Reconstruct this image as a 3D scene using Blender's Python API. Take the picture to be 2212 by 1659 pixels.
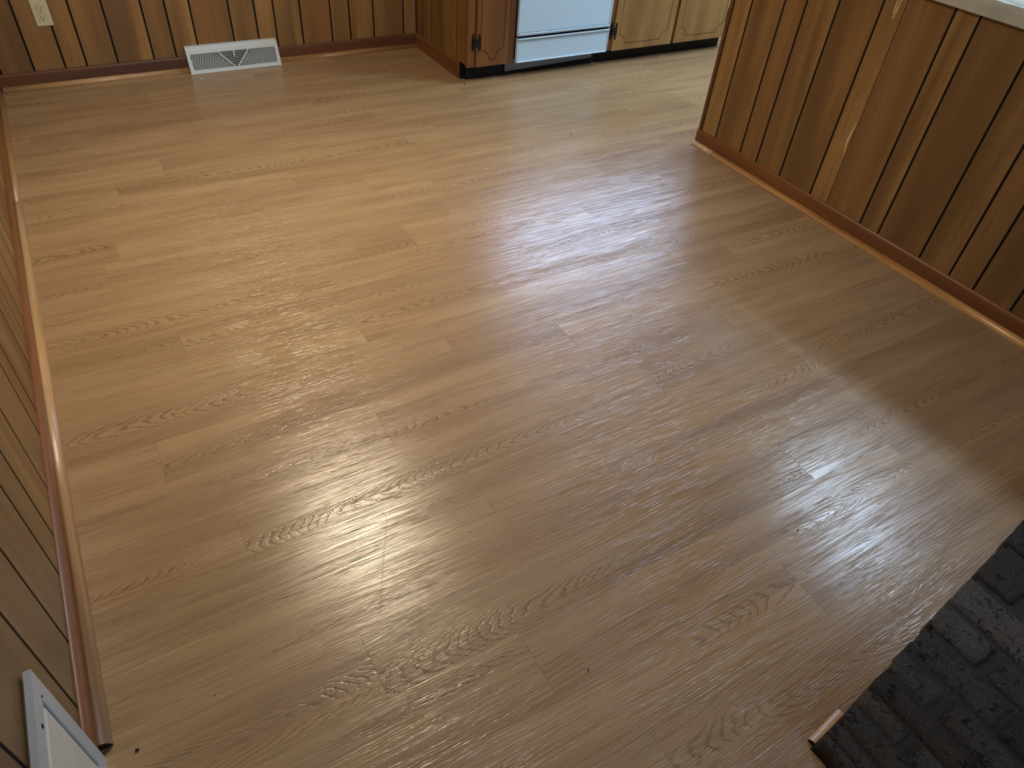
import bpy, bmesh, math, random
from mathutils import Vector, Matrix
random.seed(7)
scn = bpy.context.scene
for o in list(bpy.data.objects): bpy.data.objects.remove(o)
COL = scn.collection

# ------------------------------------------------------------------ camera
cam_d = bpy.data.cameras.new('camera'); cam = bpy.data.objects.new('camera', cam_d); COL.objects.link(cam)
R0 = ((0.8627, -0.5010, 0.0693), (-0.2963, -0.6117, -0.7335), (0.4099, 0.6123, -0.6761))
rt, dn, fw = [Vector(r).normalized() for r in R0]
bk = -fw; up = (-dn - (-dn).dot(bk) * bk).normalized(); rt = up.cross(bk)
M = Matrix(((rt.x, up.x, bk.x, 0), (rt.y, up.y, bk.y, 0), (rt.z, up.z, bk.z, 1.445), (0, 0, 0, 1)))
cam.matrix_world = M
cam_d.sensor_width = 36; cam_d.lens = 36 * 1526.1 / 2212; cam_d.clip_start = 0.02
scn.camera = cam

# ------------------------------------------------------------------ light
scn.view_settings.view_transform = 'Standard'; scn.view_settings.look = 'None'
scn.view_settings.exposure = 0.09; scn.view_settings.gamma = 1; scn.view_settings.use_curve_mapping = False
w = bpy.data.worlds.new('sky'); scn.world = w; w.use_nodes = True
bg = w.node_tree.nodes['Background']; bg.inputs[0].default_value = (0.48, 0.66, 1.0, 1); bg.inputs[1].default_value = 17.0

def area(name, loc, size, energy, color, rot=(0, 0, 0), shape='RECTANGLE', portal=False):
    d = bpy.data.lights.new(name, 'AREA'); d.shape = shape; d.size = size[0]; d.size_y = size[1]
    d.energy = energy; d.color = color
    o = bpy.data.objects.new(name, d); COL.objects.link(o); o.location = loc; o.rotation_euler = rot
    if portal: d.cycles.is_portal = True
    return o
area('kitchen_ceiling_light', (3.6, 2.32, 2.42), (0.34, 0.30), 36, (0.54, 0.77, 1.0))
area('kitchen_side_light', (3.69, 1.44, 2.42), (0.18, 0.48), 42, (0.56, 0.76, 1.0))
area('sink_light', (3.85, 2.9, 2.42), (0.30, 0.25), 9, (0.66, 0.88, 1.0))
area('dining_lamp', (0.66, 2.32, 1.85), (0.5, 0.5), 28, (1.0, 0.85, 0.62), shape='DISK')
area('window_portal', (3.5, 4.26, 1.5), (1.8, 0.95), 1, (1, 1, 1), rot=(-math.pi / 2, 0, 0), portal=True)
area('rear_window_portal', (0.9, -3.0, 1.55), (0.6, 1.1), 1, (1, 1, 1), rot=(math.pi / 2, 0, 0), portal=True)

# ------------------------------------------------------------------ nodes
class NT:
    def __init__(s, name):
        s.m = bpy.data.materials.new(name); s.m.use_nodes = True; s.t = s.m.node_tree
        s.b = s.t.nodes['Principled BSDF']
    def n(s, typ, **kw):
        nd = s.t.nodes.new(typ)
        for k, v in kw.items():
            setattr(nd, k, v)
        return nd
    def inp(s, sock, v):
        if hasattr(v, 'links') or isinstance(v, bpy.types.NodeSocket): s.t.links.new(v, sock)
        else: sock.default_value = v
    def math(s, op, a, b=0.0, c=None, clamp=False):
        nd = s.n('ShaderNodeMath', operation=op, use_clamp=clamp)
        s.inp(nd.inputs[0], a); s.inp(nd.inputs[1], b)
        if c is not None: s.inp(nd.inputs[2], c)
        return nd.outputs[0]
    def xyz(s, x, y, z=0.0):
        nd = s.n('ShaderNodeCombineXYZ')
        s.inp(nd.inputs[0], x); s.inp(nd.inputs[1], y); s.inp(nd.inputs[2], z)
        return nd.outputs[0]
    def noise(s, vec, scale=1.0, detail=2.0, rough=0.5, dist=0.0):
        nd = s.n('ShaderNodeTexNoise'); s.inp(nd.inputs['Vector'], vec); s.inp(nd.inputs['Scale'], scale)
        s.inp(nd.inputs['Detail'], detail); s.inp(nd.inputs['Roughness'], rough); s.inp(nd.inputs['Distortion'], dist)
        return nd.outputs['Fac']
    def ramp(s, f, lo, hi, a=0.0, b=1.0):
        nd = s.n('ShaderNodeMapRange', interpolation_type='SMOOTHSTEP')
        s.inp(nd.inputs[0], f); s.inp(nd.inputs[1], lo); s.inp(nd.inputs[2], hi); s.inp(nd.inputs[3], a); s.inp(nd.inputs[4], b)
        return nd.outputs[0]
    def mix(s, f, a, b, mode='MIX'):
        nd = s.n('ShaderNodeMix', data_type='RGBA', blend_type=mode)
        s.inp(nd.inputs[0], f); s.inp(nd.inputs[6], a); s.inp(nd.inputs[7], b)
        return nd.outputs[2]
    def bump(s, h, strength, dist, normal=None):
        nd = s.n('ShaderNodeBump'); s.inp(nd.inputs['Height'], h); nd.inputs['Strength'].default_value = strength
        nd.inputs['Distance'].default_value = dist
        if normal: s.inp(nd.inputs['Normal'], normal)
        return nd.outputs[0]
    def fin(s, color, rough, normal=None, spec=0.5):
        s.inp(s.b.inputs['Base Color'], color); s.inp(s.b.inputs['Roughness'], rough)
        s.b.inputs['Specular IOR Level'].default_value = spec
        if normal: s.inp(s.b.inputs['Normal'], normal)
        return s.m
def C(r, g, b):   # sRGB 0-255 -> linear
    f = lambda c: (c / 255 / 12.92) if c / 255 <= 0.04045 else ((c / 255 + 0.055) / 1.055) ** 2.4
    return (f(r), f(g), f(b), 1)
def coords(s):
    tc = s.n('ShaderNodeTexCoord'); sp = s.n('ShaderNodeSeparateXYZ'); s.inp(sp.inputs[0], tc.outputs['Object'])
    oi = s.n('ShaderNodeObjectInfo'); sc = s.n('ShaderNodeSeparateColor'); s.inp(sc.inputs[0], oi.outputs['Color'])
    return sp.outputs[0], sp.outputs[1], sp.outputs[2], sc.outputs[0], sc.outputs[1], sc.outputs[2]

def mat_floor():
    s = NT('oak_vinyl'); x, y, z, tone, g, b = coords(s)
    xs = s.math('MULTIPLY_ADD', g, 50.0, x); seed = s.math('MULTIPLY', b, 37.0)
    # distance to the pith of the log the board was sawn from: a slow ramp along the board plus waviness
    slope = s.math('MULTIPLY_ADD', b, 0.16, 0.14)
    x0 = s.math('MULTIPLY_ADD', g, 2.2, -0.5)
    D = s.math('MULTIPLY', s.math('ABSOLUTE', s.math('SUBTRACT', x, x0)), slope)
    D = s.math('ADD', D, s.math('MULTIPLY', s.math('SUBTRACT', s.noise(s.xyz(s.math('MULTIPLY', xs, 3.0), seed), 1.0, 1.0), 0.5), 0.07))
    yc = s.math('ADD', s.math('SUBTRACT', y, 0.076), s.math('MULTIPLY', s.math('SUBTRACT', b, 0.5), 0.10))
    yc = s.math('ADD', yc, s.math('MULTIPLY', s.math('SUBTRACT', s.noise(s.xyz(s.math('MULTIPLY', xs, 1.8), seed, seed), 1.0, 1.0), 0.5), 0.06))
    yc = s.math('MULTIPLY', yc, 2.7)
    wob = s.math('MULTIPLY', s.math('SUBTRACT', s.noise(s.xyz(s.math('MULTIPLY', xs, 9.0), s.math('MULTIPLY', y, 40.0), seed), 1.0, 2.0), 0.5), 0.016)
    wob2 = s.math('MULTIPLY', s.math('SUBTRACT', s.noise(s.xyz(s.math('MULTIPLY', xs, 60.0), s.math('MULTIPLY', y, 190.0), seed), 1.0, 2.0), 0.5), 0.006)
    r = s.math('SQRT', s.math('ADD', s.math('MULTIPLY', yc, yc), s.math('MULTIPLY', D, D)))
    r = s.math('ADD', s.math('ADD', r, wob), wob2)
    ph = s.math('MULTIPLY', r, 2 * math.pi / 0.0092)
    sn = s.math('SINE', ph)
    line = s.ramp(sn, 0.30, 1.0)
    amp = s.ramp(s.noise(s.xyz(s.math('MULTIPLY', xs, 1.6), s.math('MULTIPLY', y, 18.0), seed), 1.0, 2.0), 0.44, 0.60)
    centre = s.ramp(s.math('ABSOLUTE', yc), 0.07, 0.13, 1.0, 0.10)
    amp = s.math('MULTIPLY', amp, centre)
    rid = s.math('ADD', y, s.math('MULTIPLY', wob, 0.30)); rid = s.math('ADD', rid, s.math('MULTIPLY', wob2, 0.35)); rid = s.math('ADD', rid, s.math('MULTIPLY', r, 0.10))
    fine = s.noise(s.xyz(s.math('MULTIPLY', xs, 5.0), s.math('MULTIPLY', rid, 370.0), seed), 1.0, 1.0, 0.5)
    keep = s.ramp(s.noise(s.xyz(s.math('MULTIPLY', xs, 1.4), s.math('MULTIPLY', y, 30.0), s.math('ADD', seed, 5.0)), 1.0, 1.0), 0.36, 0.52, 0.55, 1.0)
    pore = s.noise(s.xyz(s.math('MULTIPLY', xs, 26.0), s.math('MULTIPLY', y, 760.0), seed), 1.0, 2.0, 0.6)
    broad = s.noise(s.xyz(s.math('MULTIPLY', xs, 1.1), s.math('MULTIPLY', y, 11.0), seed), 1.0, 2.0)
    c = s.mix(s.ramp(broad, 0.28, 0.72), FL_D, FL_L)
    tn = s.math('MULTIPLY_ADD', tone, 0.10, 0.95)
    c = s.mix(1.0, c, s.xyz(tn, tn, tn), 'MULTIPLY')
    c = s.mix(s.math('MULTIPLY', s.math('MULTIPLY', line, amp), 0.58), c, C(118, 84, 50))
    c = s.mix(s.math('MULTIPLY', s.math('MULTIPLY', s.ramp(fine, 0.50, 0.62), keep), 0.27), c, C(108, 78, 50))
    c = s.mix(s.math('MULTIPLY', s.ramp(pore, 0.55, 0.75), 0.16), c, C(100, 74, 52))
    h = s.math('ADD', s.math('MULTIPLY', s.math('MULTIPLY', s.ramp(fine, 0.46, 0.60), keep), -0.9), s.math('MULTIPLY', s.math('MULTIPLY', line, amp), -0.7))
    h = s.math('ADD', h, s.math('MULTIPLY', pore, -0.3))
    nrm = s.bump(h, FL_B, 0.0006)
    return s.fin(c, s.math('MULTIPLY_ADD', fine, 0.08, 0.20), nrm, 0.85)
FL_D, FL_L, FL_B = C(163, 131, 96), C(183, 152, 113), 0.9

def mat_wood(name, light, dark, red=None, rough=0.38, axis='z', bump=0.25, fr=1.0, spec=0.5, tm=(0.55, 0.74)):
    s = NT(name); x, y, z, tone, g, b = coords(s)
    a = {'x': x, 'y': y, 'z': z}[axis]
    o1, o2 = [v for k, v in (('x', x), ('y', y), ('z', z)) if k != axis]
    seed = s.math('MULTIPLY', g, 31.0)
    def vec(al, ac): return s.xyz(s.math('MULTIPLY_ADD', a, al, seed), s.math('MULTIPLY', o1, ac * fr), s.math('MULTIPLY_ADD', o2, ac * fr, seed))
    n1 = s.noise(vec(0.8, 8.0), 1.0, 2.0, 0.5, 0.4)
    n2 = s.noise(vec(2.6, 70.0), 1.0, 4.0, 0.62, 0.5)
    n3 = s.noise(vec(22.0, 420.0), 1.0, 2.0, 0.6)
    c = s.mix(s.ramp(n1, 0.30, 0.72), light, dark)
    c = s.mix(s.math('MULTIPLY', s.ramp(n2, 0.44, 0.66), 0.55), c, dark)
    if red is not None: c = s.mix(s.math('MULTIPLY', b, 0.7), c, s.mix(s.ramp(n1, 0.3, 0.72), red, dark))
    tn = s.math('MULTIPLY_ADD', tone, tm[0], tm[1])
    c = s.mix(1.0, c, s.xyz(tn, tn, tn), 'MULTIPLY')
    c = s.mix(s.math('MULTIPLY', s.ramp(n3, 0.55, 0.78), 0.25), c, dark)
    return s.fin(c, rough, s.bump(s.math('ADD', n2, n3), bump, 0.0006), spec)

def mat_plain(name, col, rough=0.4, spec=0.5, bump=0.0, bs=60.0, var=0.0, metal=0.0):
    s = NT(name); tc = s.n('ShaderNodeTexCoord'); n = s.noise(tc.outputs['Object'], bs, 4.0, 0.6)
    c = col
    if var: c = s.mix(s.ramp(n, 0.35, 0.7), col, (col[0] * (1 - var), col[1] * (1 - var), col[2] * (1 - var), 1))
    s.b.inputs['Metallic'].default_value = metal
    return s.fin(c, rough, s.bump(n, bump, 0.002) if bump else None, spec)

def mat_brick():
    s = NT('dark_brick'); x, y, z, tone, g, b = coords(s)
    v = s.xyz(s.math('MULTIPLY_ADD', g, 9.0, x), s.math('MULTIPLY_ADD', b, 9.0, y), z)
    n1 = s.noise(v, 14.0, 4.0, 0.6); n2 = s.noise(v, 330.0, 6.0, 0.8, 0.3); n3 = s.noise(v, 45.0, 4.0, 0.65, 0.8)
    warm = s.mix(tone, C(60, 55, 52), C(90, 70, 52))
    c = s.mix(s.ramp(n1, 0.38, 0.66), warm, C(66, 63, 58))
    c = s.mix(s.math('MULTIPLY', s.ramp(n2, 0.50, 0.66), 0.6), c, C(150, 143, 130))
    c = s.mix(s.ramp(n3, 0.54, 0.66), c, C(26, 23, 22))
    bb = s.math('MULTIPLY_ADD', b, 1.1, 0.75); c = s.mix(1.0, c, s.xyz(bb, bb, bb), 'MULTIPLY')
    h = s.math('ADD', n2, s.math('MULTIPLY', n3, 1.8))
    return s.fin(c, 0.85, s.bump(h, 1.0, 0.006), 0.25)

def mat_counter():
    s = NT('speckled_laminate'); tc = s.n('ShaderNodeTexCoord')
    n = s.noise(tc.outputs['Object'], 90.0, 3.0, 0.6); n2 = s.noise(tc.outputs['Object'], 12.0, 3.0, 0.6)
    c = s.mix(s.ramp(n2, 0.35, 0.65), C(196, 194, 178), C(180, 180, 168))
    c = s.mix(s.ramp(n, 0.66, 0.72), c, C(128, 122, 112))
    return s.fin(c, 0.22, None, 0.5)

FLOOR = mat_floor()
PANEL = mat_wood('wall_panel_veneer', C(164, 126, 72), C(114, 82, 46), C(142, 96, 56), rough=0.42, tm=(0.9, 0.45))
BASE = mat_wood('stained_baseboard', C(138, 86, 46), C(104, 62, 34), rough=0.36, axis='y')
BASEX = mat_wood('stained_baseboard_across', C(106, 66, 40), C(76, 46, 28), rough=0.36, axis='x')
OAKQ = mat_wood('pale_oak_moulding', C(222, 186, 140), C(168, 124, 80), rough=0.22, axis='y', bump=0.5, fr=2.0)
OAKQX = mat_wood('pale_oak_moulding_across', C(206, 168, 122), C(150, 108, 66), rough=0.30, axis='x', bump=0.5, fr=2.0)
HONEY = mat_wood('honey_moulding', C(180, 140, 90), C(148, 108, 64), rough=0.34, axis='y', bump=0.2)
TRIMZ = mat_wood('stained_corner_trim', C(116, 72, 42), C(86, 52, 30), rough=0.38)
CABW = mat_wood('cabinet_maple', C(152, 118, 72), C(128, 92, 52), rough=0.34, bump=0.12)
CABO = mat_wood('cabinet_maple_dark', C(128, 84, 46), C(102, 64, 34), rough=0.34, bump=0.12)
STILE = mat_wood('cabinet_stile_walnut', C(124, 78, 48), C(88, 52, 32), rough=0.4)
GROOVE = mat_plain('dark_groove', C(50, 28, 14), 0.5)
BLACK = mat_plain('groove_black', C(10, 8, 8), 0.7, 0.2)
KICK = mat_plain('toe_kick_black', C(14, 13, 14), 0.6, 0.3, bump=0.1)
WHITE = mat_plain('white_enamel', C(184, 206, 220), 0.30)
VENTW = mat_plain('white_painted_metal', C(206, 216, 220), 0.38)
VENTD = mat_plain('vent_dark', C(30, 34, 36), 0.8, 0.1)
PANW = mat_plain('white_painted_panel', C(176, 184, 188), 0.4, bump=0.05, bs=25)
PANI = mat_wood('whitewashed_panel', C(214, 214, 200), C(196, 200, 188), rough=0.4, bump=0.1, axis='y')
ALMOND = mat_plain('almond_plastic', C(206, 200, 166), 0.35)
IRON = mat_plain('black_iron', C(16, 15, 16), 0.45, 0.4)
METAL = mat_plain('dull_aluminium', C(120, 124, 130), 0.4, 0.5, metal=0.3)
MORTAR = mat_plain('dark_mortar', C(56, 53, 50), 0.9, 0.2, bump=0.6, bs=120, var=0.3)
BRICK = mat_brick()
COUNTER = mat_counter()
CEIL = mat_plain('ceiling_paint', C(205, 200, 190), 0.8, 0.2)
PAINT = mat_plain('wall_paint', C(165, 150, 125), 0.7, 0.2)
SCUFF = mat_plain('torn_veneer', C(224, 196, 140), 0.55, var=0.2)
CRUMB = mat_plain('crumb_dark', C(34, 24, 18), 0.8)
CRUMBW = mat_plain('crumb_white', C(230, 228, 220), 0.6)
HAIRM = mat_plain('tan_fibre', C(150, 118, 78), 0.6)

# ------------------------------------------------------------------ builders
def finish(bm, name, mat, parent=None, loc=(0, 0, 0), color=None, smooth=False, bevel=0.0):
    """bm in world coordinates; object origin put at loc"""
    L = Vector(loc)
    if bevel:
        bmesh.ops.bevel(bm, geom=[e for e in bm.edges], offset=bevel, segments=1, affect='EDGES', clamp_overlap=True)
    bmesh.ops.recalc_face_normals(bm, faces=bm.faces)
    for v in bm.verts: v.co -= L
    me = bpy.data.meshes.new(name); bm.to_mesh(me); bm.free()
    for m in (mat if isinstance(mat, (list, tuple)) else [mat]): me.materials.append(m)
    if smooth:
        for p in me.polygons: p.use_smooth = True
    o = bpy.data.objects.new(name, me); COL.objects.link(o)
    o.color = color or (0.5, random.random(), random.random(), 1)
    if parent is not None:
        o.parent = parent; pl = wl(parent); o.location = L - pl
    else: o.location = L
    return o
def wl(o):
    p = Vector((0, 0, 0))
    while o is not None: p += o.location; o = o.parent
    return p
def box(bm, x0, x1, y0, y1, z0, z1, mi=0):
    vs = [bm.verts.new((x, y, z)) for x in (x0, x1) for y in (y0, y1) for z in (z0, z1)]
    for f in ((0, 1, 3, 2), (4, 6, 7, 5), (0, 4, 5, 1), (2, 3, 7, 6), (0, 2, 6, 4), (1, 5, 7, 3)):
        fc = bm.faces.new([vs[i] for i in f]); fc.material_index = mi
    return vs
def sbox(name, b, mat, parent=None, bevel=0.0, color=None):
    bm = bmesh.new(); box(bm, *b)
    return finish(bm, name, mat, parent, (b[0], b[2], b[4]), color, bevel=bevel)
def prism(pts, vec):
    """polygon pts (3D) extruded by vec"""
    bm = bmesh.new(); vec = Vector(vec)
    a = [bm.verts.new(p) for p in pts]; b = [bm.verts.new(Vector(p) + vec) for p in pts]
    n = len(pts); bm.faces.new(a); bm.faces.new(list(reversed(b)))
    for i in range(n): bm.faces.new((a[i], b[i], b[(i + 1) % n], a[(i + 1) % n]))
    return bm
def struct(o): o['kind'] = 'structure'; return o
def thing(name, label, cat, loc, group=None):
    o = bpy.data.objects.new(name, None); COL.objects.link(o); o.location = loc; o.empty_display_size = 0.05
    o['label'] = label; o['category'] = cat
    if group: o['group'] = group
    return o
def tag(o, label, cat, group=None):
    o['label'] = label; o['category'] = cat
    if group: o['group'] = group
    return o

PW = 0.1524
XW, XP, YF = -0.333, 2.603, 4.204       # panel planes: left wall, half wall, far wall
XS = 1.883                              # side panel of the cabinet run
XE, YB = 5.3, -3.0                      # room limits out of view

# ------------------------------------------------------------------ floor
bm = bmesh.new(); box(bm, XW - 0.1, XE + 0.1, YB - 0.1, YF + 0.1, -0.12, -0.004)
floor = struct(finish(bm, 'floor', BLACK, None, (0, 0, 0)))
LEN = 1.2535
known = {1: 0.611, 2: 1.143, 3: 0.485, 4: 0.181, 5: 0.945, 6: 1.852 - LEN, 7: 0.028, 8: 0.463, 9: 1.160, 10: 0.79, 11: 0.561,
         12: 0.052, 13: 0.437, 14: 0.944, 15: 1.16, 16: -0.043, 17: 0.948, 18: 0.68, 19: 1.28, 20: 0.22, 21: 2.503 - LEN,
         22: 0.55, 23: 1.02, 24: 1.6, 25: 0.3, 26: 0.85, 27: 1.3}
tones = {}
def plank_floor():
    rnd = random.Random(21)
    for r in range(-6, 28):
        x = known.get(r, rnd.uniform(-0.2, 1.0))
        while x > XW - 0.02: x -= LEN
        y0, y1 = r * PW, (r + 1) * PW
        if y0 > YF: break
        while x < (XE if r > 2 else 3.2):
            a, b = max(x, XW - 0.02), min(x + LEN, XE)
            if b - a > 0.03:
                bm = bmesh.new(); g = 0.0002
                box(bm, a + g, b - g, y0 + g * 0.6, min(y1, YF + 0.03) - g * 0.6, -0.004, 0)
                finish(bm, 'plank', FLOOR, floor, (x, y0, 0), (rnd.random() ** 1.0, rnd.random(), rnd.random(), 1))
            x += LEN
plank_floor()

# ------------------------------------------------------------------ panelled walls
def grooves(ys, lo, hi, seed):
    rnd = random.Random(seed); ys = sorted(ys)
    while ys[0] > lo: ys.insert(0, ys[0] - rnd.choice((0.1, 0.14, 0.18, 0.11, 0.16)))
    while ys[-1] < hi: ys.append(ys[-1] + rnd.choice((0.1, 0.14, 0.18, 0.11, 0.16)))
    return [max(lo, min(hi, v)) for v in ys]
def boards(parent, plane, axis, side, gs, z0, z1, tone, width=0.0042, seed=1, zof=None):
    """boards between grooves; axis 'y' : wall plane x=plane ; side = direction the boards stand behind"""
    rnd = random.Random(seed); out = []
    for i in range(len(gs) - 1):
        a, b = gs[i] + width * (.3 if abs(gs[i] - 1.636) < .002 else 1) / 2, gs[i + 1] - width * (.3 if abs(gs[i + 1] - 1.636) < .002 else 1) / 2
        if b - a < 0.004: continue
        zz = z0 if zof is None else zof(a, b, z0)
        t = tone(i, (a + b) / 2, rnd)
        bm = bmesh.new()
        if axis == 'y': box(bm, min(plane, plane + side * 0.006), max(plane, plane + side * 0.006), a, b, zz, z1)
        else: box(bm, a, b, min(plane, plane + side * 0.006), max(plane, plane + side * 0.006), zz, z1)
        loc = (plane, a, zz) if axis == 'y' else (a, plane, zz)
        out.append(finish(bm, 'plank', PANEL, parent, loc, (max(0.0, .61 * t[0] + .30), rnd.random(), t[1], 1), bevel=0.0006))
    return out

# left wall
bm = bmesh.new(); box(bm, XW - 0.12, XW - 0.0015, YB, YF + 0.12, 0, 2.44)
wall_left = struct(finish(bm, 'wall_left', BLACK, None, (XW, 0, 0)))
gl = grooves([2.68, 2.545, 2.435, 2.263, 2.123, 2.015, 1.885, 1.691, 1.598, 1.408, 1.257, 1.148, 0.976, 0.832, 0.604, 0.48, 0.30], YB, YF, 3)
boards(wall_left, XW, 'y', -1, gl, 0.0, 2.44, lambda i, c, r: (r.uniform(0.2, 0.5) if c > 1.3 else r.uniform(-0.3, -0.1), r.uniform(0, 0.5)), 0.0085, 5)  # nearer boards get a darker tone that paints in the lamp's falloff
# far wall (panelled part)
bm = bmesh.new(); box(bm, XW - 0.12, XS + 0.02, YF + 0.0015, YF + 0.12, 0, 2.44)
wall_far = struct(finish(bm, 'wall_far', BLACK, None, (0, YF, 0)))
gf = grooves([-0.143, -0.008, 0.088, 0.23, 0.402, 0.511, 0.627, 0.817, 0.948, 1.048, 1.191, 1.36, 1.469, 1.613, 1.8], XW, XS, 4)
ftone = {-0.24: (.15, .7), -0.075: (.3, .5), .04: (.4, .3), .16: (.35, .35), .31: (.5, .2), .45: (.3, .5), .57: (.75, 0), .72: (.2, .9), .88: (.3, .6), 1.0: (.45, .3), 1.12: (.4, .3), 1.27: (.3, .9), 1.41: (.4, .5), 1.54: (.55, .15), 1.7: (.35, .6), 1.85: (.4, .2)}
def nearest(tab):
    return lambda i, c, r: tab[min(tab, key=lambda k: abs(k - c))]
boards(wall_far, YF, 'x', 1, gf, 0.0, 2.44, nearest(ftone), 0.0085, 6)
# side of the cabinet run
bm = bmesh.new(); box(bm, XS + 0.0015, XS + 0.02, 3.53, YF, 0.09, 0.90); box(bm, XS + 0.0015, XS + 0.02, 3.62, YF, 0.0, 0.09)
wall_return = struct(finish(bm, 'wall_return', BLACK, None, (XS, 3.6, 0)))
gs = [3.545, 3.676, 3.858, 4.003, 4.115, YF]
boards(wall_return, XS, 'y', 1, gs, 0.0, 0.90, lambda i, c, r: (r.uniform(0, .22), r.uniform(.2, .5)), 0.0075, 8,
       zof=lambda a, b, z: 0.09 if a < 3.6 else z)
# a narrow foot under the last board behind the toe notch
pl = sbox('plank', (XS, XS + 0.006, 3.637, 3.673, 0.0, 0.09), PANEL, wall_return, color=(.4, .3, .3, 1))
# half wall (peninsula)
PE = 2.433
bm = bmesh.new(); box(bm, XP + 0.0015, XP + 0.56, -1.2, PE - 0.002, 0, 0.8825)
wall_right = struct(finish(bm, 'wall_right', BLACK, None, (XP, 0, 0)))
gp = grooves([2.3295, 2.16, 2.0535, 1.9075, 1.726, 1.636, 1.458, 1.3685, 1.1745, 1.045, 0.945, 0.80, 0.66, 0.5, 0.37], -1.2, PE, 9)
ptone = {2.38: (.52, .15), 2.24: (.5, .3), 2.10: (.35, .65), 1.98: (.62, .1), 1.82: (.35, .6), 1.68: (.62, .1), 1.55: (.38, .65), 1.41: (.6, .1),
         1.27: (.28, .7), 1.11: (.42, .3), .99: (.3, .6), .87: (.38, .35), .73: (.3, .5), .55: (.4, .3), .4: (.3, .6), .2: (.4, .3), -.3: (.35, .5)}
pp = boards(wall_right, XP, 'y', 1, gp, 0.0, 0.884, nearest(ptone), 0.0085, 12)
end = sbox('plank', (XP + 0.008, XP + 0.55, PE - 0.002, PE + 0.004, 0, 0.884), PANEL, wall_right, color=(.4, .4, .4, 1))
ct = sbox('corner_trim', (XP - 0.006, XP + 0.016, PE - 0.004, PE + 0.014, 0.0, 0.884), TRIMZ, wall_right, bevel=0.002)
ct['label'] = 'reddish brown corner trim strip'
# torn veneer scars on the narrow light board
def scar(parent, pts, mat, name='scuff', x=XP - 0.0004, th=0.0008):
    bm = prism([(x, p[0], p[1]) for p in pts], (th, 0, 0)); o = finish(bm, name, mat, parent, (x, pts[0][0], pts[0][1])); return o
host = min(pp, key=lambda o: abs(wl(o).y - 1.638))
s1 = scar(host, [(1.6435, .435), (1.6475, .41), (1.653, .375), (1.6565, .345), (1.655, .325), (1.650, .305), (1.6445, .275), (1.6455, .31), (1.645, .35), (1.6435, .39)], SCUFF)
s1['label'] = 'pale torn veneer sliver low on the board'
scar(host, [(1.6425, .405), (1.6445, .385), (1.6455, .345), (1.6475, .312), (1.6465, .312), (1.6445, .34)], GROOVE, x=XP - 0.0008)
s2 = scar(host, [(1.661, .872), (1.672, .868), (1.678, .84), (1.677, .81), (1.670, .785), (1.666, .79), (1.662, .82), (1.658, .85)], SCUFF)
s2['label'] = 'pale torn veneer patch near the top of the board'
scar(host, [(1.667, .865), (1.669, .865), (1.6715, .83), (1.672, .80), (1.670, .79), (1.6695, .82)], GROOVE, x=XP - 0.0008)
scar(host, [(1.661, .86), (1.6625, .86), (1.664, .835), (1.663, .825)], GROOVE, x=XP - 0.0008)

# rest of the room shell, out of view
def wallbox(name, *bs, mat=PAINT):
    bm = bmesh.new()
    for b in bs: box(bm, *b)
    return struct(finish(bm, name, mat, None, (bs[0][0], bs[0][2], 0)))
WX0, WX1, WZ0, WZ1 = 2.6, 4.4, 1.08, 1.98
wallbox('wall_kitchen', (XS + 0.02, WX0, YF, YF + .12, 0, 2.44), (WX1, XE, YF, YF + .12, 0, 2.44), (WX0, WX1, YF, YF + .12, 0, WZ0), (WX0, WX1, YF, YF + .12, WZ1, 2.44))
wallbox('wall_side', (XE, XE + .12, YB, YF + .12, 0, 2.44))
wallbox('wall_rear', (XW, 0.6, YB - .12, YB, 0, 2.44), (1.2, XE, YB - .12, YB, 0, 2.44), (0.6, 1.2, YB - .12, YB, 0, 1.0), (0.6, 1.2, YB - .12, YB, 2.1, 2.44), mat=PAINT)
wallbox('ceiling', (XW - .12, XE + .12, YB - .12, YF + .12, 2.44, 2.56), mat=CEIL)

wallbox('overhead_light_block', (2.62, 2.95, 1.25, 2.36, 1.42, 2.44), (2.62, 2.95, -1.2, 1.25, 1.71, 2.44))  # added unseen block above the peninsula, shaped to hold back kitchen light
wallbox('wall_kitchen_rear', (XP + .56, XE, -1.32, -1.2, 0, 2.44))

# ------------------------------------------------------------------ baseboards and quarter rounds
BH, BT, QR = 0.075, 0.010, 0.0205
def base_prof():   # (offset from wall, z)
    return [(0, 0), (BT, 0), (BT, BH - 0.010), (BT - 0.002, BH - 0.005), (BT - 0.005, BH - 0.0015), (BT - 0.008, BH), (0, BH)]
def qr_prof(o=BT, r=QR):
    return [(o, 0)] + [(o + r * math.cos(a), r * math.sin(a)) for a in [math.radians(k * 90 / 7) for k in range(8)]]
def run(name, prof, axis, plane, sgn, a, b, mat, parent=None, color=None, smooth=False):
    if axis == 'y': pts = [(plane + sgn * u, a, v) for u, v in prof]; vec = (0, b - a, 0); loc = (plane, a, 0)
    else: pts = [(a, plane + sgn * u, v) for u, v in prof]; vec = (b - a, 0, 0); loc = (a, plane, 0)
    o = finish(prism(pts, vec), name, mat, parent, loc, color)
    if smooth:
        for p in o.data.polygons: p.use_smooth = abs(p.normal.x if axis == 'x' else p.normal.y) < 0.5 and p.area > 0
    return struct(o) if parent is None else o
bl = run('baseboard_left', base_prof(), 'y', XW, 1, 0.762, YF, BASE)
ENDC = mat_plain('shaded_sawn_end', C(44, 26, 18), 0.8, 0.2)  # dark brown end wood, with the shade on the end faces painted in
run('shaded_end', base_prof(), 'y', XW, 1, 0.7605, 0.762, ENDC, bl)
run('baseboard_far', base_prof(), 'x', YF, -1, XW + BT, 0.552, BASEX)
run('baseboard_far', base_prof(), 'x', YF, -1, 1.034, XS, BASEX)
run('baseboard_return', base_prof(), 'y', XS, -1, 3.637, YF - BT, BASE)
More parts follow.
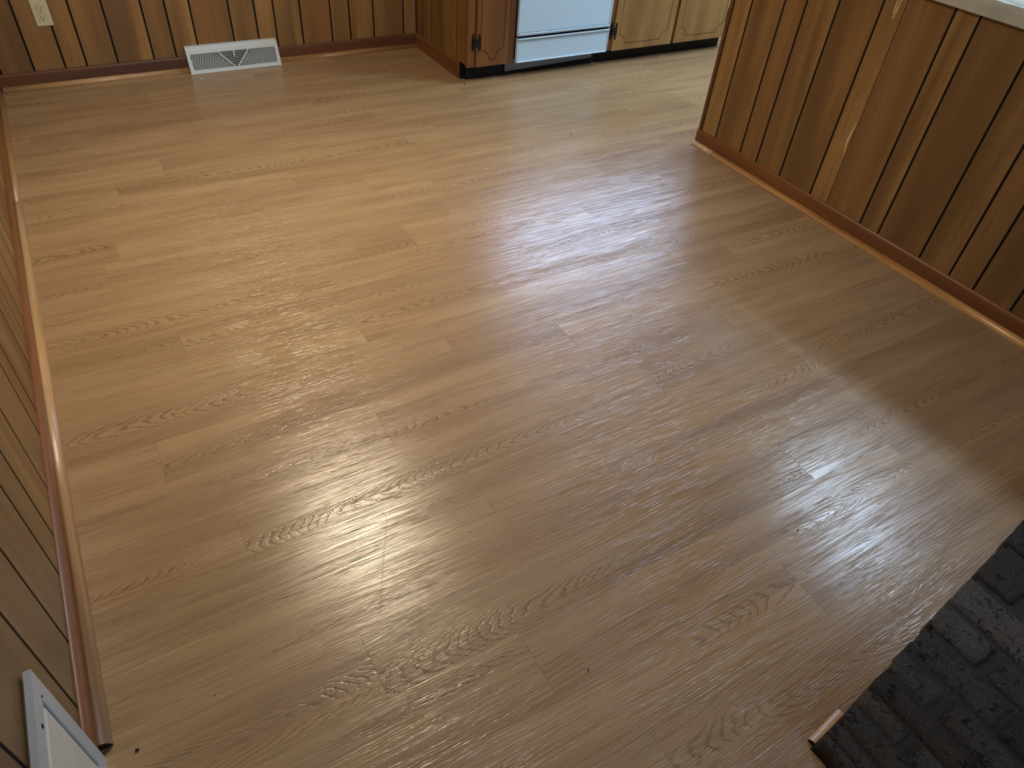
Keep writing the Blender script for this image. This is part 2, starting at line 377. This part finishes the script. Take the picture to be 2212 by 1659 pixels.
run('baseboard_right', base_prof(), 'y', XP, -1, -1.2, PE + 0.014, BASE)
t1 = run('trim_1', qr_prof(), 'y', XW, 1, 0.773, 2.99, OAKQ, smooth=True)
run('shaded_end', qr_prof(), 'y', XW, 1, 0.7715, 0.773, ENDC, t1)
run('trim_2', qr_prof(BT, 0.019), 'y', XW, 1, 2.992, YF - BT, HONEY, smooth=True)
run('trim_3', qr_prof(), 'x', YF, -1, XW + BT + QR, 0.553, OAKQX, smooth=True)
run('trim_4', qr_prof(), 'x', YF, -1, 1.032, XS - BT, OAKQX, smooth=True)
run('trim_5', qr_prof(), 'y', XP, -1, -1.2, 2.302, mat_wood('amber_oak_moulding', C(212, 158, 92), C(150, 98, 50), rough=0.2, axis='y', bump=0.6, fr=2.0), smooth=True)
run('trim_6', qr_prof(BT, 0.0198), 'y', XP, -1, 2.304, PE + 0.012, OAKQ, smooth=True)

# ------------------------------------------------------------------ countertop on the half wall
CT = thing('countertop', 'pale speckled laminate countertop on top of the panelled half wall', 'countertop', (XP, 1.0, 0.884))
bm = bmesh.new()
pr = [(2.572, .886), (2.575, .884), (XP + .60, .884), (XP + .60, .938), (2.582, .938), (2.575, .935), (2.571, .928), (2.570, .920)]
bm = prism([(p[0], -1.2, p[1]) for p in pr], (0, 3.66, 0)); finish(bm, 'slab', COUNTER, CT, (XP, 0, .884))

# ------------------------------------------------------------------ base cabinets and dishwasher
YC = 3.530      # face-frame plane
def door_mesh(x0, x1, z0, z1, yf, ix0, ix1, iz0, iz1, c, gw=0.005, gd=0.004, th=0.016):
    """slab door with a routed line whose corners are scooped"""
    def contour(d):
        a, b, l, h = ix0 + d, ix1 - d, iz0 + d, iz1 - d
        pts = []
        rr = c
        def arc(cx, cz, a0, a1):
            # concave scoop around the outer corner (cx,cz)
            q = []
            R = rr - 0 + d * 0.6
            for k in range(7):
                t = math.radians(a0 + (a1 - a0) * k / 6); q.append((cx + R * math.cos(t), cz + R * math.sin(t)))
            return q
        pts += arc(ix0, iz0, 88, 2); pts += arc(ix1, iz0, 178, 92); pts += arc(ix1, iz1, 268, 182); pts += arc(ix0, iz1, -2, -88)
        # clamp the arc ends onto the straight lines
        return [(min(max(p[0], a), b), min(max(p[1], l), h)) for p in pts]
    P, Q, Mid = contour(0), contour(gw), contour(gw / 2)
    bm = bmesh.new()
    def loop(pts, y): return [bm.verts.new((p[0], y, p[1])) for p in pts]
    o = loop([(x0, z0), (x1, z0), (x1, z1), (x0, z1)], yf); vp = loop(P, yf); vm = loop(Mid, yf + gd); vq = loop(Q, yf)
    ob = loop([(x0, z0), (x1, z0), (x1, z1), (x0, z1)], yf + th)
    def edges(l): return [bm.edges.new((l[i], l[(i + 1) % len(l)])) for i in range(len(l))]
    eo, ep, em, eq = edges(o), edges(vp), edges(vm), edges(vq)
    bmesh.ops.triangle_fill(bm, edges=eo + ep, use_beauty=True)
    bm.faces.new(vq)
    n = len(P)
    for i in range(n):
        for A, B in ((vp, vm), (vm, vq)):
            f = bm.faces.new((A[i], A[(i + 1) % n], B[(i + 1) % n], B[i])); f.material_index = 1
    for i in range(4): bm.faces.new((o[i], o[(i + 1) % 4], ob[(i + 1) % 4], ob[i]))
    bm.faces.new(ob)
    return bm
def hinge(parent, xf, xd, z0, z1, yfr, yd):
    """black H hinge with spear tips: leaf on the stile at xf, leaf on the door at xd"""
    bm = bmesh.new(); zc = (z0 + z1) / 2; hh = (z1 - z0) / 2
    def leaf(x, y):
        w_ = 0.0075
        prof = [(-w_, -hh * .62), (-w_ * .55, -hh * .72), (-w_ * .8, -hh * .84), (0, -hh), (w_ * .8, -hh * .84), (w_ * .55, -hh * .72), (w_, -hh * .62),
                (w_, hh * .62), (w_ * .55, hh * .72), (w_ * .8, hh * .84), (0, hh), (-w_ * .8, hh * .84), (-w_ * .55, hh * .72), (-w_, hh * .62)]
        a = [bm.verts.new((x + p[0], y, zc + p[1])) for p in prof]; b = [bm.verts.new((x + p[0], y - 0.0025, zc + p[1])) for p in prof]
        n = len(prof); bm.faces.new(a); bm.faces.new(list(reversed(b)))
        for i in range(n): bm.faces.new((a[i], b[i], b[(i + 1) % n], a[(i + 1) % n]))
        for s in (-.74, .74):
            box(bm, x - .002, x + .002, y - .0045, y - .002, zc + hh * s - .002, zc + hh * s + .002)
    leaf(xf, yfr); leaf(xd, yd)
    box(bm, min(xf, xd), max(xf, xd), yd - 0.003, yfr + 0.0, zc - hh * .33, zc + hh * .33)
    mx = (xf + xd) / 2
    bm2 = bmesh.ops.create_cone(bm, cap_ends=True, segments=10, radius1=.0038, radius2=.0038, depth=hh * .75, matrix=Matrix.Translation((mx, yd - .002, zc)))
    return finish(bm, 'hinge', IRON, parent, (mx, yd, zc))
# left cabinet
cab1 = thing('base_cabinet', 'narrow brown base cabinet with one grooved door, left of the dishwasher', 'cabinet', (1.889, YC, 0), 'wooden base cabinets in the kitchen')
bm = bmesh.new(); box(bm, XS + .022, 2.160, YC + .02, YF - .02, .092, .884); finish(bm, 'carcass', CABO, cab1, (1.9, YC, .09))
bm = bmesh.new(); box(bm, XS - .012, 1.917, YC - .003, YC + .019, .090, .884); finish(bm, 'stile', CABO, cab1, (XS, YC, .09), (.5, .3, .5, 1), bevel=.0012)
bm = bmesh.new(); box(bm, 2.122, 2.1655, YC - .003, YC + .019, .090, .884); finish(bm, 'stile', STILE, cab1, (2.122, YC, .09), (.45, .6, .5, 1), bevel=.0012)
for r0, r1 in ((.092, .10), (.675, .884)): sbox('rail', (1.917, 2.122, YC + .001, YC + .019, r0, r1), CABO, cab1)
bm = door_mesh(1.923, 2.119, .091, .66, YC - .012, 1.945, 2.094, .122, .63, .055); finish(bm, 'door', [CABO, GROOVE], cab1, (1.92, YC, .09), (.55, .3, .4, 1))
hinge(cab1, 1.905, 1.938, .172, .262, YC - .003, YC - .012)
bm = bmesh.new(); box(bm, XS + .022, 2.17, 3.602, 3.615, 0, .092); finish(bm, 'toe_kick', KICK, cab1, (1.9, 3.6, 0))
# right cabinet, two doors
cab2 = thing('base_cabinet', 'wide tan base cabinet with two grooved doors, right of the dishwasher', 'cabinet', (2.80, YC, 0), 'wooden base cabinets in the kitchen')
bm = bmesh.new(); box(bm, 2.806, 3.80, YC + .02, YF - .02, .092, .884); finish(bm, 'carcass', CABW, cab2, (2.8, YC, .09))
bm = bmesh.new(); box(bm, 2.803, 2.836, YC - .003, YC + .019, .088, .884); finish(bm, 'stile', STILE, cab2, (2.803, YC, .09), (.45, .2, .5, 1), bevel=.0012)
bm = bmesh.new(); box(bm, 3.298, 3.322, YC + .001, YC + .019, .088, .884); finish(bm, 'stile', TRIMZ, cab2, (3.298, YC, .09), (.3, .8, .5, 1))
bm = bmesh.new(); box(bm, 3.745, 3.80, YC - .003, YC + .019, .088, .884); finish(bm, 'stile', CABW, cab2, (3.745, YC, .09), bevel=.0012)
for r0, r1 in ((.088, .098), (.675, .884)): sbox('rail', (2.836, 3.745, YC + .001, YC + .019, r0, r1), CABW, cab2)
for i, (a, b) in enumerate(((2.840, 3.300), (3.322, 3.748))):
    bm = door_mesh(a, b, .086, .66, YC - .012, a + .040, b - .042 if i == 0 else b - .03, .119, .62, .052)
    finish(bm, 'door', [CABW, GROOVE], cab2, (a, YC, .09), (.5 + .1 * i, .3 + .4 * i, .4, 1))
hinge(cab2, 2.824, 2.853, .148, .245, YC - .003, YC - .012)
hinge(cab2, 3.764, 3.738, .172, .262, YC - .003, YC - .012)
bm = bmesh.new(); box(bm, 2.806, 3.80, 3.602, 3.615, 0, .09); finish(bm, 'toe_kick', KICK, cab2, (2.8, 3.6, 0))
for nm, x0, x1 in (('worktop', XS - .03, 3.9),):
    tag(sbox(nm, (x0, x1, YC - .03, YF - .005, .886, .926), COUNTER, bevel=.004), 'pale speckled laminate worktop over the base cabinets along the far wall', 'countertop')
# dishwasher
dw = thing('dishwasher', 'white built-in dishwasher with metal-edged door between the wooden cabinets', 'dishwasher', (2.485, YC, 0))
DX0, DX1, YD = 2.172, 2.797, 3.512
bm = bmesh.new(); box(bm, DX0 + .006, DX1 - .004, YD + .02, YF - .05, .10, .87); finish(bm, 'tub', KICK, dw, (DX0, YD, .1))
def framed(name, x0, x1, z0, z1, topw, botw, sidew):
    p = sbox(name, (x0 + .002, x1 - .002, YD, YD + .018, z0 + .002, z1 - .002), WHITE, dw, bevel=.001)
    bm = bmesh.new()
    def bar(a, b, c, d, depth):
        vs = box(bm, a, b, YD - depth, YD + .012, c, d)
    bar(x0, x0 + sidew, z0, z1, .004); bar(x1 - sidew, x1, z0, z1, .004)
    bar(x0 + sidew, x1 - sidew, z0, z0 + botw, .006); bar(x0 + sidew, x1 - sidew, z1 - topw, z1, .006)
    if botw > .01: bar(x0 + sidew, x1 - sidew, z0 + botw * .45, z0 + botw, .011)
    else: bar(x0 + sidew, x1 - sidew, z0 + botw * .3, z0 + botw * .7, .009)
    if topw > .009: bar(x0 + sidew * .4, x1 - sidew * .4, z1 - topw * .55, z1, .012)
    f = finish(bm, 'frame', WHITE, p, (x0, YD, z0), bevel=.0008); return p
framed('lower_panel', DX0, DX1, .090, .219, .013, .007, .006)
framed('door', DX0, DX1, .229, .71, .010, .015, .008)
cp = sbox('control_panel', (DX0, DX1, YD - .008, YD + .02, .716, .865), WHITE, dw, bevel=.003)
bm = bmesh.new(); box(bm, DX0, DX1 + .004, 3.606, 3.618, 0, .09); finish(bm, 'toe_kick', KICK, dw, (DX0, 3.6, 0))
bm = bmesh.new(); vs = box(bm, 2.150, 2.755, 3.592, 3.594, .020, .088)
for v in vs:
    if v.co.z < .05: v.co.z += (v.co.x - 2.15) / .6 * .016
kp = finish(bm, 'kick_plate', METAL, dw, (2.15, 3.59, .02)); kp['label'] = 'dull grey metal kick plate'

# ------------------------------------------------------------------ baseboard register
vent = thing('air_register', 'white slatted baseboard air register with a V-shaped divider on the far wall', 'air vent', (0.792, 4.17, 0))
VX0, VX1 = 0.555, 1.031
top_f = Vector((0, 4.172, .103)); bot_f = Vector((0, 4.134, .0)); sl = (bot_f - top_f); SL = sl.length; sd = sl.normalized(); nr = Vector((0, sd.z, -sd.y)); nr = nr if nr.y < 0 else -nr
def V(u, w_, d=0.0): # u along x from 0..1 length in m ; w_ down slope ; d out of face
    return Vector((VX0 + u, top_f.y, top_f.z)) + sd * w_ + nr * d
UL = VX1 - VX0
def quadbox(bm, c4, d0, d1):
    a = [bm.verts.new(V(u, w_, d0)) for u, w_ in c4]; b = [bm.verts.new(V(u, w_, d1)) for u, w_ in c4]
    n = len(c4); bm.faces.new(a); bm.faces.new(list(reversed(b)))
    for i in range(n): bm.faces.new((a[i], b[i], b[(i + 1) % n], a[(i + 1) % n]))
bm = bmesh.new()   # housing: ends + top flange + back
pr = [(4.203, 0), (4.140, 0), (4.176, .098), (4.203, .098)]
housing = finish(prism([(VX0 + .002, p[0], p[1]) for p in pr], (UL - .004, 0, 0)), 'back_box', VENTD, vent, (VX0, 4.17, 0))
bm = bmesh.new()
for p4 in ([(VX0, 4.203, .100), (VX0, 4.171, .100), (VX0, 4.172, .106), (VX0, 4.186, .122), (VX0, 4.203, .124)],):
    b2 = prism(p4, (UL, 0, 0)); me_ = bpy.data.meshes.new('t'); b2.to_mesh(me_); bm.from_mesh(me_); b2.free(); bpy.data.meshes.remove(me_)
for xx in (VX0 - .001, VX1 - .003):
    b2 = prism([(xx, 4.203, 0), (xx, 4.133, 0), (xx, 4.171, .104), (xx, 4.203, .104)], (.004, 0, 0)); me_ = bpy.data.meshes.new('t'); b2.to_mesh(me_); bm.from_mesh(me_); b2.free(); bpy.data.meshes.remove(me_)
finish(bm, 'top_flange', VENTW, vent, (VX0, 4.17, .1))
bm = bmesh.new()
quadbox(bm, [(0, 0), (UL, 0), (UL, .013), (0, .013)], -.002, .0025)
quadbox(bm, [(0, SL - .020), (UL, SL - .020), (UL, SL - .001), (0, SL - .001)], -.002, .0025)
quadbox(bm, [(0, .013), (.016, .013), (.016, SL - .020), (0, SL - .020)], -.002, .0025)
quadbox(bm, [(UL - .016, .013), (UL, .013), (UL, SL - .020), (UL - .016, SL - .020)], -.002, .0025)
finish(bm, 'face_frame', VENTW, vent, (VX0, 4.15, .1), bevel=0)
w0, w1 = .013, SL - .020
uc = UL / 2
for sgn in (-1, 1):
    bm = bmesh.new(); e = .004
    quadbox(bm, [(uc + sgn * .076, w0), (uc + sgn * .084, w0), (uc + sgn * .010, w1 + .003), (uc + sgn * .001, w1 + .003)], -.001, .005)
    finish(bm, 'divider_bar', VENTW, vent, (VX0 + uc, 4.15, .05))
    bm = bmesh.new(); u_out = UL / 2 - .016; wc = w0 + (w1 - w0) * .74; R = .016
    while R < .252:                       # concentric arcs, cut off by the divider and by the end frame
        pts = []
        for q in range(13):
            w_ = w0 + (w1 - w0) * q / 12; v_ = R * R - (1.3 * (w_ - wc)) ** 2
            x_ = math.sqrt(v_) if v_ > 0 else -1
            pts.append((x_, w_) if (.081 - .074 * q / 12) < x_ < u_out else None)
        for a, b in zip(pts[:-1], pts[1:]):
            if a and b: quadbox(bm, [(uc + sgn * (a[0] - .0019), a[1]), (uc + sgn * (a[0] + .0019), a[1]), (uc + sgn * (b[0] + .0019), b[1]), (uc + sgn * (b[0] - .0019), b[1])], -.0005, .0014)
        R += .0082
    o = finish(bm, 'curved_louvres', VENTW, vent, (VX0 + uc, 4.15, .05)); o['kind'] = 'stuff'
bm = bmesh.new()
for k in range(9):
    q = (k + .7) / 9.6; half = .076 * (1 - q)
    w_ = w0 + (w1 - w0) * q
    if half > .004: quadbox(bm, [(uc - half, w_ - .0012), (uc + half, w_ - .0012), (uc + half, w_ + .0012), (uc - half, w_ + .0012)], -.004, .0)
o = finish(bm, 'centre_louvres', VENTW, vent, (VX0 + uc, 4.15, .05)); o['kind'] = 'stuff'
bm = bmesh.new(); quadbox(bm, [(uc - .003, w0 - .003), (uc + .003, w0 - .003), (uc + .003, w0 + .030), (uc - .003, w0 + .030)], 0, .007)
finish(bm, 'lever', VENTW, vent, (VX0 + uc, 4.15, .07))

# ------------------------------------------------------------------ outlet
out = thing('wall_outlet', 'almond duplex wall outlet on the panelled far wall', 'outlet', (-0.031, YF, 0.328))
OX, OZ = -0.031, 0.328
bm = bmesh.new(); box(bm, OX - .035, OX + .035, YF - .0055, YF - .0005, OZ - .057, OZ + .057)
finish(bm, 'cover_plate', ALMOND, out, (OX, YF, OZ), bevel=.0022)
for dz in (-.0195, .0195):
    bm = bmesh.new(); n = 20; pts = []
    for k in range(n):
        a = 2 * math.pi * k / n; xx = .0172 * math.cos(a); zz = max(-.0145, min(.0145, .0172 * math.sin(a)))
        pts.append((OX + xx, YF - .0045, OZ + dz + zz))
    bm = prism(pts, (0, -.0028, 0)); rc = finish(bm, 'receptacle', ALMOND, out, (OX, YF, OZ + dz))
    ring = prism([((p[0] - OX) * 1.07 + OX, YF - .0050, (p[2] - OZ - dz) * 1.07 + OZ + dz) for p in pts], (0, -.0008, 0))
    finish(ring, 'shadow_gap', mat_plain('almond_dark', C(120, 112, 84), .6), rc, (OX, YF, OZ + dz))
    bm = bmesh.new()
    box(bm, OX - .0075, OX - .0053, YF - .0078, YF - .007, OZ + dz - .0015, OZ + dz + .0080)
    box(bm, OX + .0053, OX + .0075, YF - .0078, YF - .007, OZ + dz - .0005, OZ + dz + .0070)
    bmesh.ops.create_cone(bm, cap_ends=True, segments=12, radius1=.0026, radius2=.0026, depth=.0012, matrix=Matrix.Translation((OX, YF - .0074, OZ + dz - .0075)) @ Matrix.Rotation(math.pi / 2, 4, 'X'))
    finish(bm, 'slots', BLACK, rc, (OX, YF, OZ + dz))
bm = bmesh.new(); bmesh.ops.create_cone(bm, cap_ends=True, segments=14, radius1=.0032, radius2=.0026, depth=.0014, matrix=Matrix.Translation((OX, YF - .006, OZ)) @ Matrix.Rotation(math.pi / 2, 4, 'X'))
finish(bm, 'screw', ALMOND, out, (OX, YF, OZ))

# ------------------------------------------------------------------ white panel standing against the left wall
wp = thing('white_panel', 'white framed panel standing on the floor against the left wall', 'panel', (-0.323, 0.52, 0))
PX, PY1, PZ = -0.318, 0.755, 0.357
PY0 = 0.10
bm = bmesh.new(); f = .032
def fr(bm, x0, x1):
    box(bm, x0, x1, PY0, PY1, PZ - .040, PZ); box(bm, x0, x1, PY0, PY1, 0.0, .052)
    box(bm, x0, x1, PY1 - f, PY1, .052, PZ - .040); box(bm, x0, x1, PY0, PY0 + f, .052, PZ - .040)
fr(bm, PX - .0105, PX)
finish(bm, 'frame', PANW, wp, (PX, PY1, 0))
pr = [(PX - .007, PY1 - f, .052), (PX - .001, PY1 - f - .014, .066)]
bm = bmesh.new()
a = [bm.verts.new(p) for p in ((PX - .0075, PY0 + f, .052), (PX - .0075, PY1 - f, .052), (PX - .0075, PY1 - f, PZ - .04), (PX - .0075, PY0 + f, PZ - .04))]
b = [bm.verts.new(p) for p in ((PX + .0006, PY0 + f + .012, .064), (PX + .0006, PY1 - f - .012, .064), (PX + .0006, PY1 - f - .012, PZ - .052), (PX + .0006, PY0 + f + .012, PZ - .052))]
for i in range(4): bm.faces.new((a[i], a[(i + 1) % 4], b[(i + 1) % 4], b[i]))
bm.faces.new(b); bm.faces.new(a)
ip = finish(bm, 'inner_panel', PANI, wp, (PX, PY1, 0)); ip['label'] = 'off-white raised centre panel'
for (yy, zz, rr) in ((.727, .318, .0022), (.672, .329, .0036)):
    bm = bmesh.new(); bmesh.ops.create_cone(bm, cap_ends=True, segments=12, radius1=rr, radius2=rr, depth=.0012, matrix=Matrix.Translation((PX + .0002, yy, zz)) @ Matrix.Rotation(math.pi / 2, 4, 'Y'))
    finish(bm, 'screw_hole', BLACK, wp, (PX, yy, zz))
bp = thing('backing_sheet', 'thin pale sheet wedged between the white framed panel and the left wall', 'panel', (-0.331, 0.5, 0))
bm = bmesh.new(); box(bm, XW + .0003, XW + .0012, PY0 + .02, .745, 0, .350); finish(bm, 'sheet', PANI, bp, (XW, .5, 0))
bm = bmesh.new(); box(bm, XW + .0020, XW + .0030, PY0 + .02, .738, 0, .352); finish(bm, 'sheet', PANW, bp, (XW, .5, 0))

# ------------------------------------------------------------------ brick hearth
hearth = thing('brick_hearth', 'low raised hearth of rough dark bricks in the near right corner', 'hearth', (1.5, 0.0, 0))
HZ = 0.058
def front(x): return 0.1159 + (x - 0.8674) * 0.1335
bm = prism([(0.882, -0.9, 0), (0.882, front(.882) - .012, 0), (2.56, front(2.56) - .012, 0), (2.56, -0.9, 0)], (0, 0, HZ - .0065))
finish(bm, 'mortar_bed', MORTAR, hearth, (1.5, 0, 0))
def brick(x0, x1, y0, y1f, tone, seed, slant=True):
    rnd = random.Random(seed); bm = bmesh.new()
    nx, ny = max(3, int((x1 - x0) / .012)), max(5, int(.2 / .014)); zt = HZ + rnd.uniform(-.003, .003)
    def yend(x): return (y1f + (x - (x0 + x1) / 2) * (0.1335 if slant else 0))
    grid = []
    for i in range(nx + 1):
        row = []
        for j in range(ny + 1):
            u, v = i / nx, j / ny; x = x0 + (x1 - x0) * u; y = y0 + (yend(x) - y0) * v
            ed = min(u, 1 - u) * (x1 - x0); ed2 = min(v, 1 - v) * (y1f - y0); e = min(ed, ed2)
            z = zt - .0045 * math.exp(-e / .0022) + rnd.uniform(-.0009, .0009)
            if e < .001: x += rnd.uniform(-.0022, .0022); y += rnd.uniform(-.003, .003)
            row.append(bm.verts.new((x, y, z)))
        grid.append(row)
    for i in range(nx):
        for j in range(ny): bm.faces.new((grid[i][j], grid[i + 1][j], grid[i + 1][j + 1], grid[i][j + 1]))
    ring = [grid[i][0] for i in range(nx + 1)] + [grid[nx][j] for j in range(1, ny + 1)] + [grid[i][ny] for i in range(nx - 1, -1, -1)] + [grid[0][j] for j in range(ny - 1, 0, -1)]
    low = [bm.verts.new((v.co.x + rnd.uniform(-.001, .001), v.co.y + rnd.uniform(-.001, .001), 0.0)) for v in ring]
    n = len(ring)
    for i in range(n): bm.faces.new((ring[i], ring[(i + 1) % n], low[(i + 1) % n], low[i]))
    bm.faces.new(low)
    o = finish(bm, 'brick', BRICK, hearth, (x0, y0, 0), (tone, rnd.random(), rnd.random(), 1), smooth=True)
    return o
colsx = [(.876, .893, 0, .15), (.898, .930, 1, .2), (.938, .991, 0, .45), (.998, .1046 + .94, 1, 1.0), (1.052, 1.108, 0, .7), (1.118, 1.184, 1, .1),
         (1.198, 1.279, 0, 0), (1.290, 1.367, 1, .05), (1.382, 1.485, 0, .25), (1.504, 1.640, 1, .3), (1.662, 1.76, 0, .05), (1.774, 1.87, 1, .2),
         (1.884, 1.98, 0, .1), (1.994, 2.09, 1, .3), (2.104, 2.20, 0, .1), (2.214, 2.31, 1, .2), (2.324, 2.42, 0, .1), (2.434, 2.54, 1, .2)]
for ci, (a, b, odd, tone) in enumerate(colsx):
    xm = (a + b) / 2; y = front(xm); first = .100 if odd else .205; k = 0
    if ci == 7: first = .118
    while y > -.80:
        L_ = first if k == 0 else .195
        rn = random.Random(ci * 31 + k)
        brick(a, b, y - L_, y, min(1, max(0, tone + (0 if k == 0 else rn.uniform(-.3, .4)))), ci * 17 + k, slant=(k == 0))
        y -= L_ + (.028 if (k == 0 and odd) else .012); k += 1
# short moulding along the front of the hearth
bm = prism([(0.884, .1195 + u, v) for u, v in [(0, 0)] + [(.0150 * math.cos(t), .0130 * math.sin(t)) for t in [math.radians(q * 15) for q in range(7)]]], (.10, .0, 0))
for v in bm.verts: v.co.y += (v.co.x - .884) * .13
q = finish(bm, 'trim_7', OAKQX, None, (0.884, .12, 0)); struct(q)
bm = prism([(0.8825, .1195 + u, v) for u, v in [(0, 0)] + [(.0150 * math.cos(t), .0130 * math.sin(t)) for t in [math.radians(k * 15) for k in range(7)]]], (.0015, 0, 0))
finish(bm, 'shaded_end', ENDC, q, (0.8825, .12, 0))

# ------------------------------------------------------------------ small litter on the floor
def crumb(name, label, x, y, r, mat, seed, sx=1.0, rot=0.0, cat='crumb', group=None):
    bm = bmesh.new(); bmesh.ops.create_icosphere(bm, subdivisions=1, radius=r); rn = random.Random(seed)
    for v in bm.verts:
        v.co *= rn.uniform(.7, 1.25); v.co.x *= sx
    bmesh.ops.rotate(bm, verts=bm.verts, cent=(0, 0, 0), matrix=Matrix.Rotation(rot, 3, 'Z'))
    mz = min(v.co.z for v in bm.verts)
    for v in bm.verts: v.co += Vector((x, y, -mz + .0001))
    return tag(finish(bm, name, mat, None, (x, y, 0)), label, cat, group)
crumb('crumb', 'short black splinter on the floor near the bottom centre', .573, .465, .0016, CRUMB, 1, 2.4, .9)
crumb('crumb', 'dark crumb on the bluish glare near the hearth', 1.258, .510, .0022, CRUMB, 2, 1.2)
crumb('crumb', 'brown crumb beside the near end of the left moulding', -.266, .741, .0032, CRUMB, 3, 1.3)
crumb('crumb', 'tiny dark speck right of the long thin fibre', .514, .891, .0011, CRUMB, 4, 1.8, -.8)
crumb('crumb', 'tiny dark speck on the tan planks near the left wall', -.051, 1.178, .0011, CRUMB, 5)
crumb('crumb', 'tiny dark speck left of the lowest plank joint', -.117, .777, .0012, CRUMB, 6)
crumb('crumb', 'small white chip on the floor in front of the air register', .585, 4.055, .004, CRUMBW, 7, 1.5, .6)
crumb('crumb', 'dark speck in the middle of the pale kitchen floor', 2.055, 2.757, .003, CRUMB, 8)
crumb('crumb', 'dark speck below the centre glare patch on the floor', 1.35, .944, .0015, CRUMB, 9)
crumb('crumb', 'dark sliver at the foot of the cabinet corner', 1.868, 3.54, .003, CRUMB, 10, 2.2, -.7)
cu = bpy.data.curves.new('fibre', 'CURVE'); cu.dimensions = '3D'; cu.bevel_depth = .00038; cu.bevel_resolution = 1
sp = cu.splines.new('NURBS'); P = [(.344, 1.040), (.350, 1.042), (.352, 1.032), (.348, 1.015), (.338, .995), (.314, .948), (.275, .869), (.237, .789)]
sp.points.add(len(P) - 1)
for i, p in enumerate(P): sp.points[i].co = (p[0] - .3, p[1] - .9, .0006, 1)
sp.use_endpoint_u = True; cu.materials.append(HAIRM)
fb = bpy.data.objects.new('fibre', cu); COL.objects.link(fb); fb.location = (.3, .9, 0); tag(fb, 'long thin tan fibre lying slantwise on the floor', 'fibre')
FBC = fb
# curled scratch on the side panel
cu = bpy.data.curves.new('scratch', 'CURVE'); cu.dimensions = '3D'; cu.bevel_depth = .0006
sp = cu.splines.new('NURBS'); P = [(3.722, .195), (3.716, .210), (3.706, .226), (3.692, .234), (3.680, .236)]
sp.points.add(len(P) - 1)
for i, p in enumerate(P): sp.points[i].co = (0, p[0] - 3.7, p[1] - .2, 1)
sp.use_endpoint_u = True; cu.materials.append(SCUFF)
sc_ = bpy.data.objects.new('scratch', cu); COL.objects.link(sc_)
h2 = min([o for o in wall_return.children], key=lambda o: abs(wl(o).y - 3.678)); sc_.parent = h2; sc_.location = Vector((XS - .0003, 3.7, .2)) - wl(h2)

# turn the two thin curves into plain meshes
dg = bpy.context.evaluated_depsgraph_get()
for o in (fb, sc_):
    me = bpy.data.meshes.new_from_object(o.evaluated_get(dg)); n_ = bpy.data.objects.new(o.name + '_mesh', me); COL.objects.link(n_)
    n_.parent = o.parent; n_.location = o.location
    for k in o.keys():
        if k in ('label', 'category'): n_[k] = o[k]
    nm = o.name; bpy.data.objects.remove(o); n_.name = nm
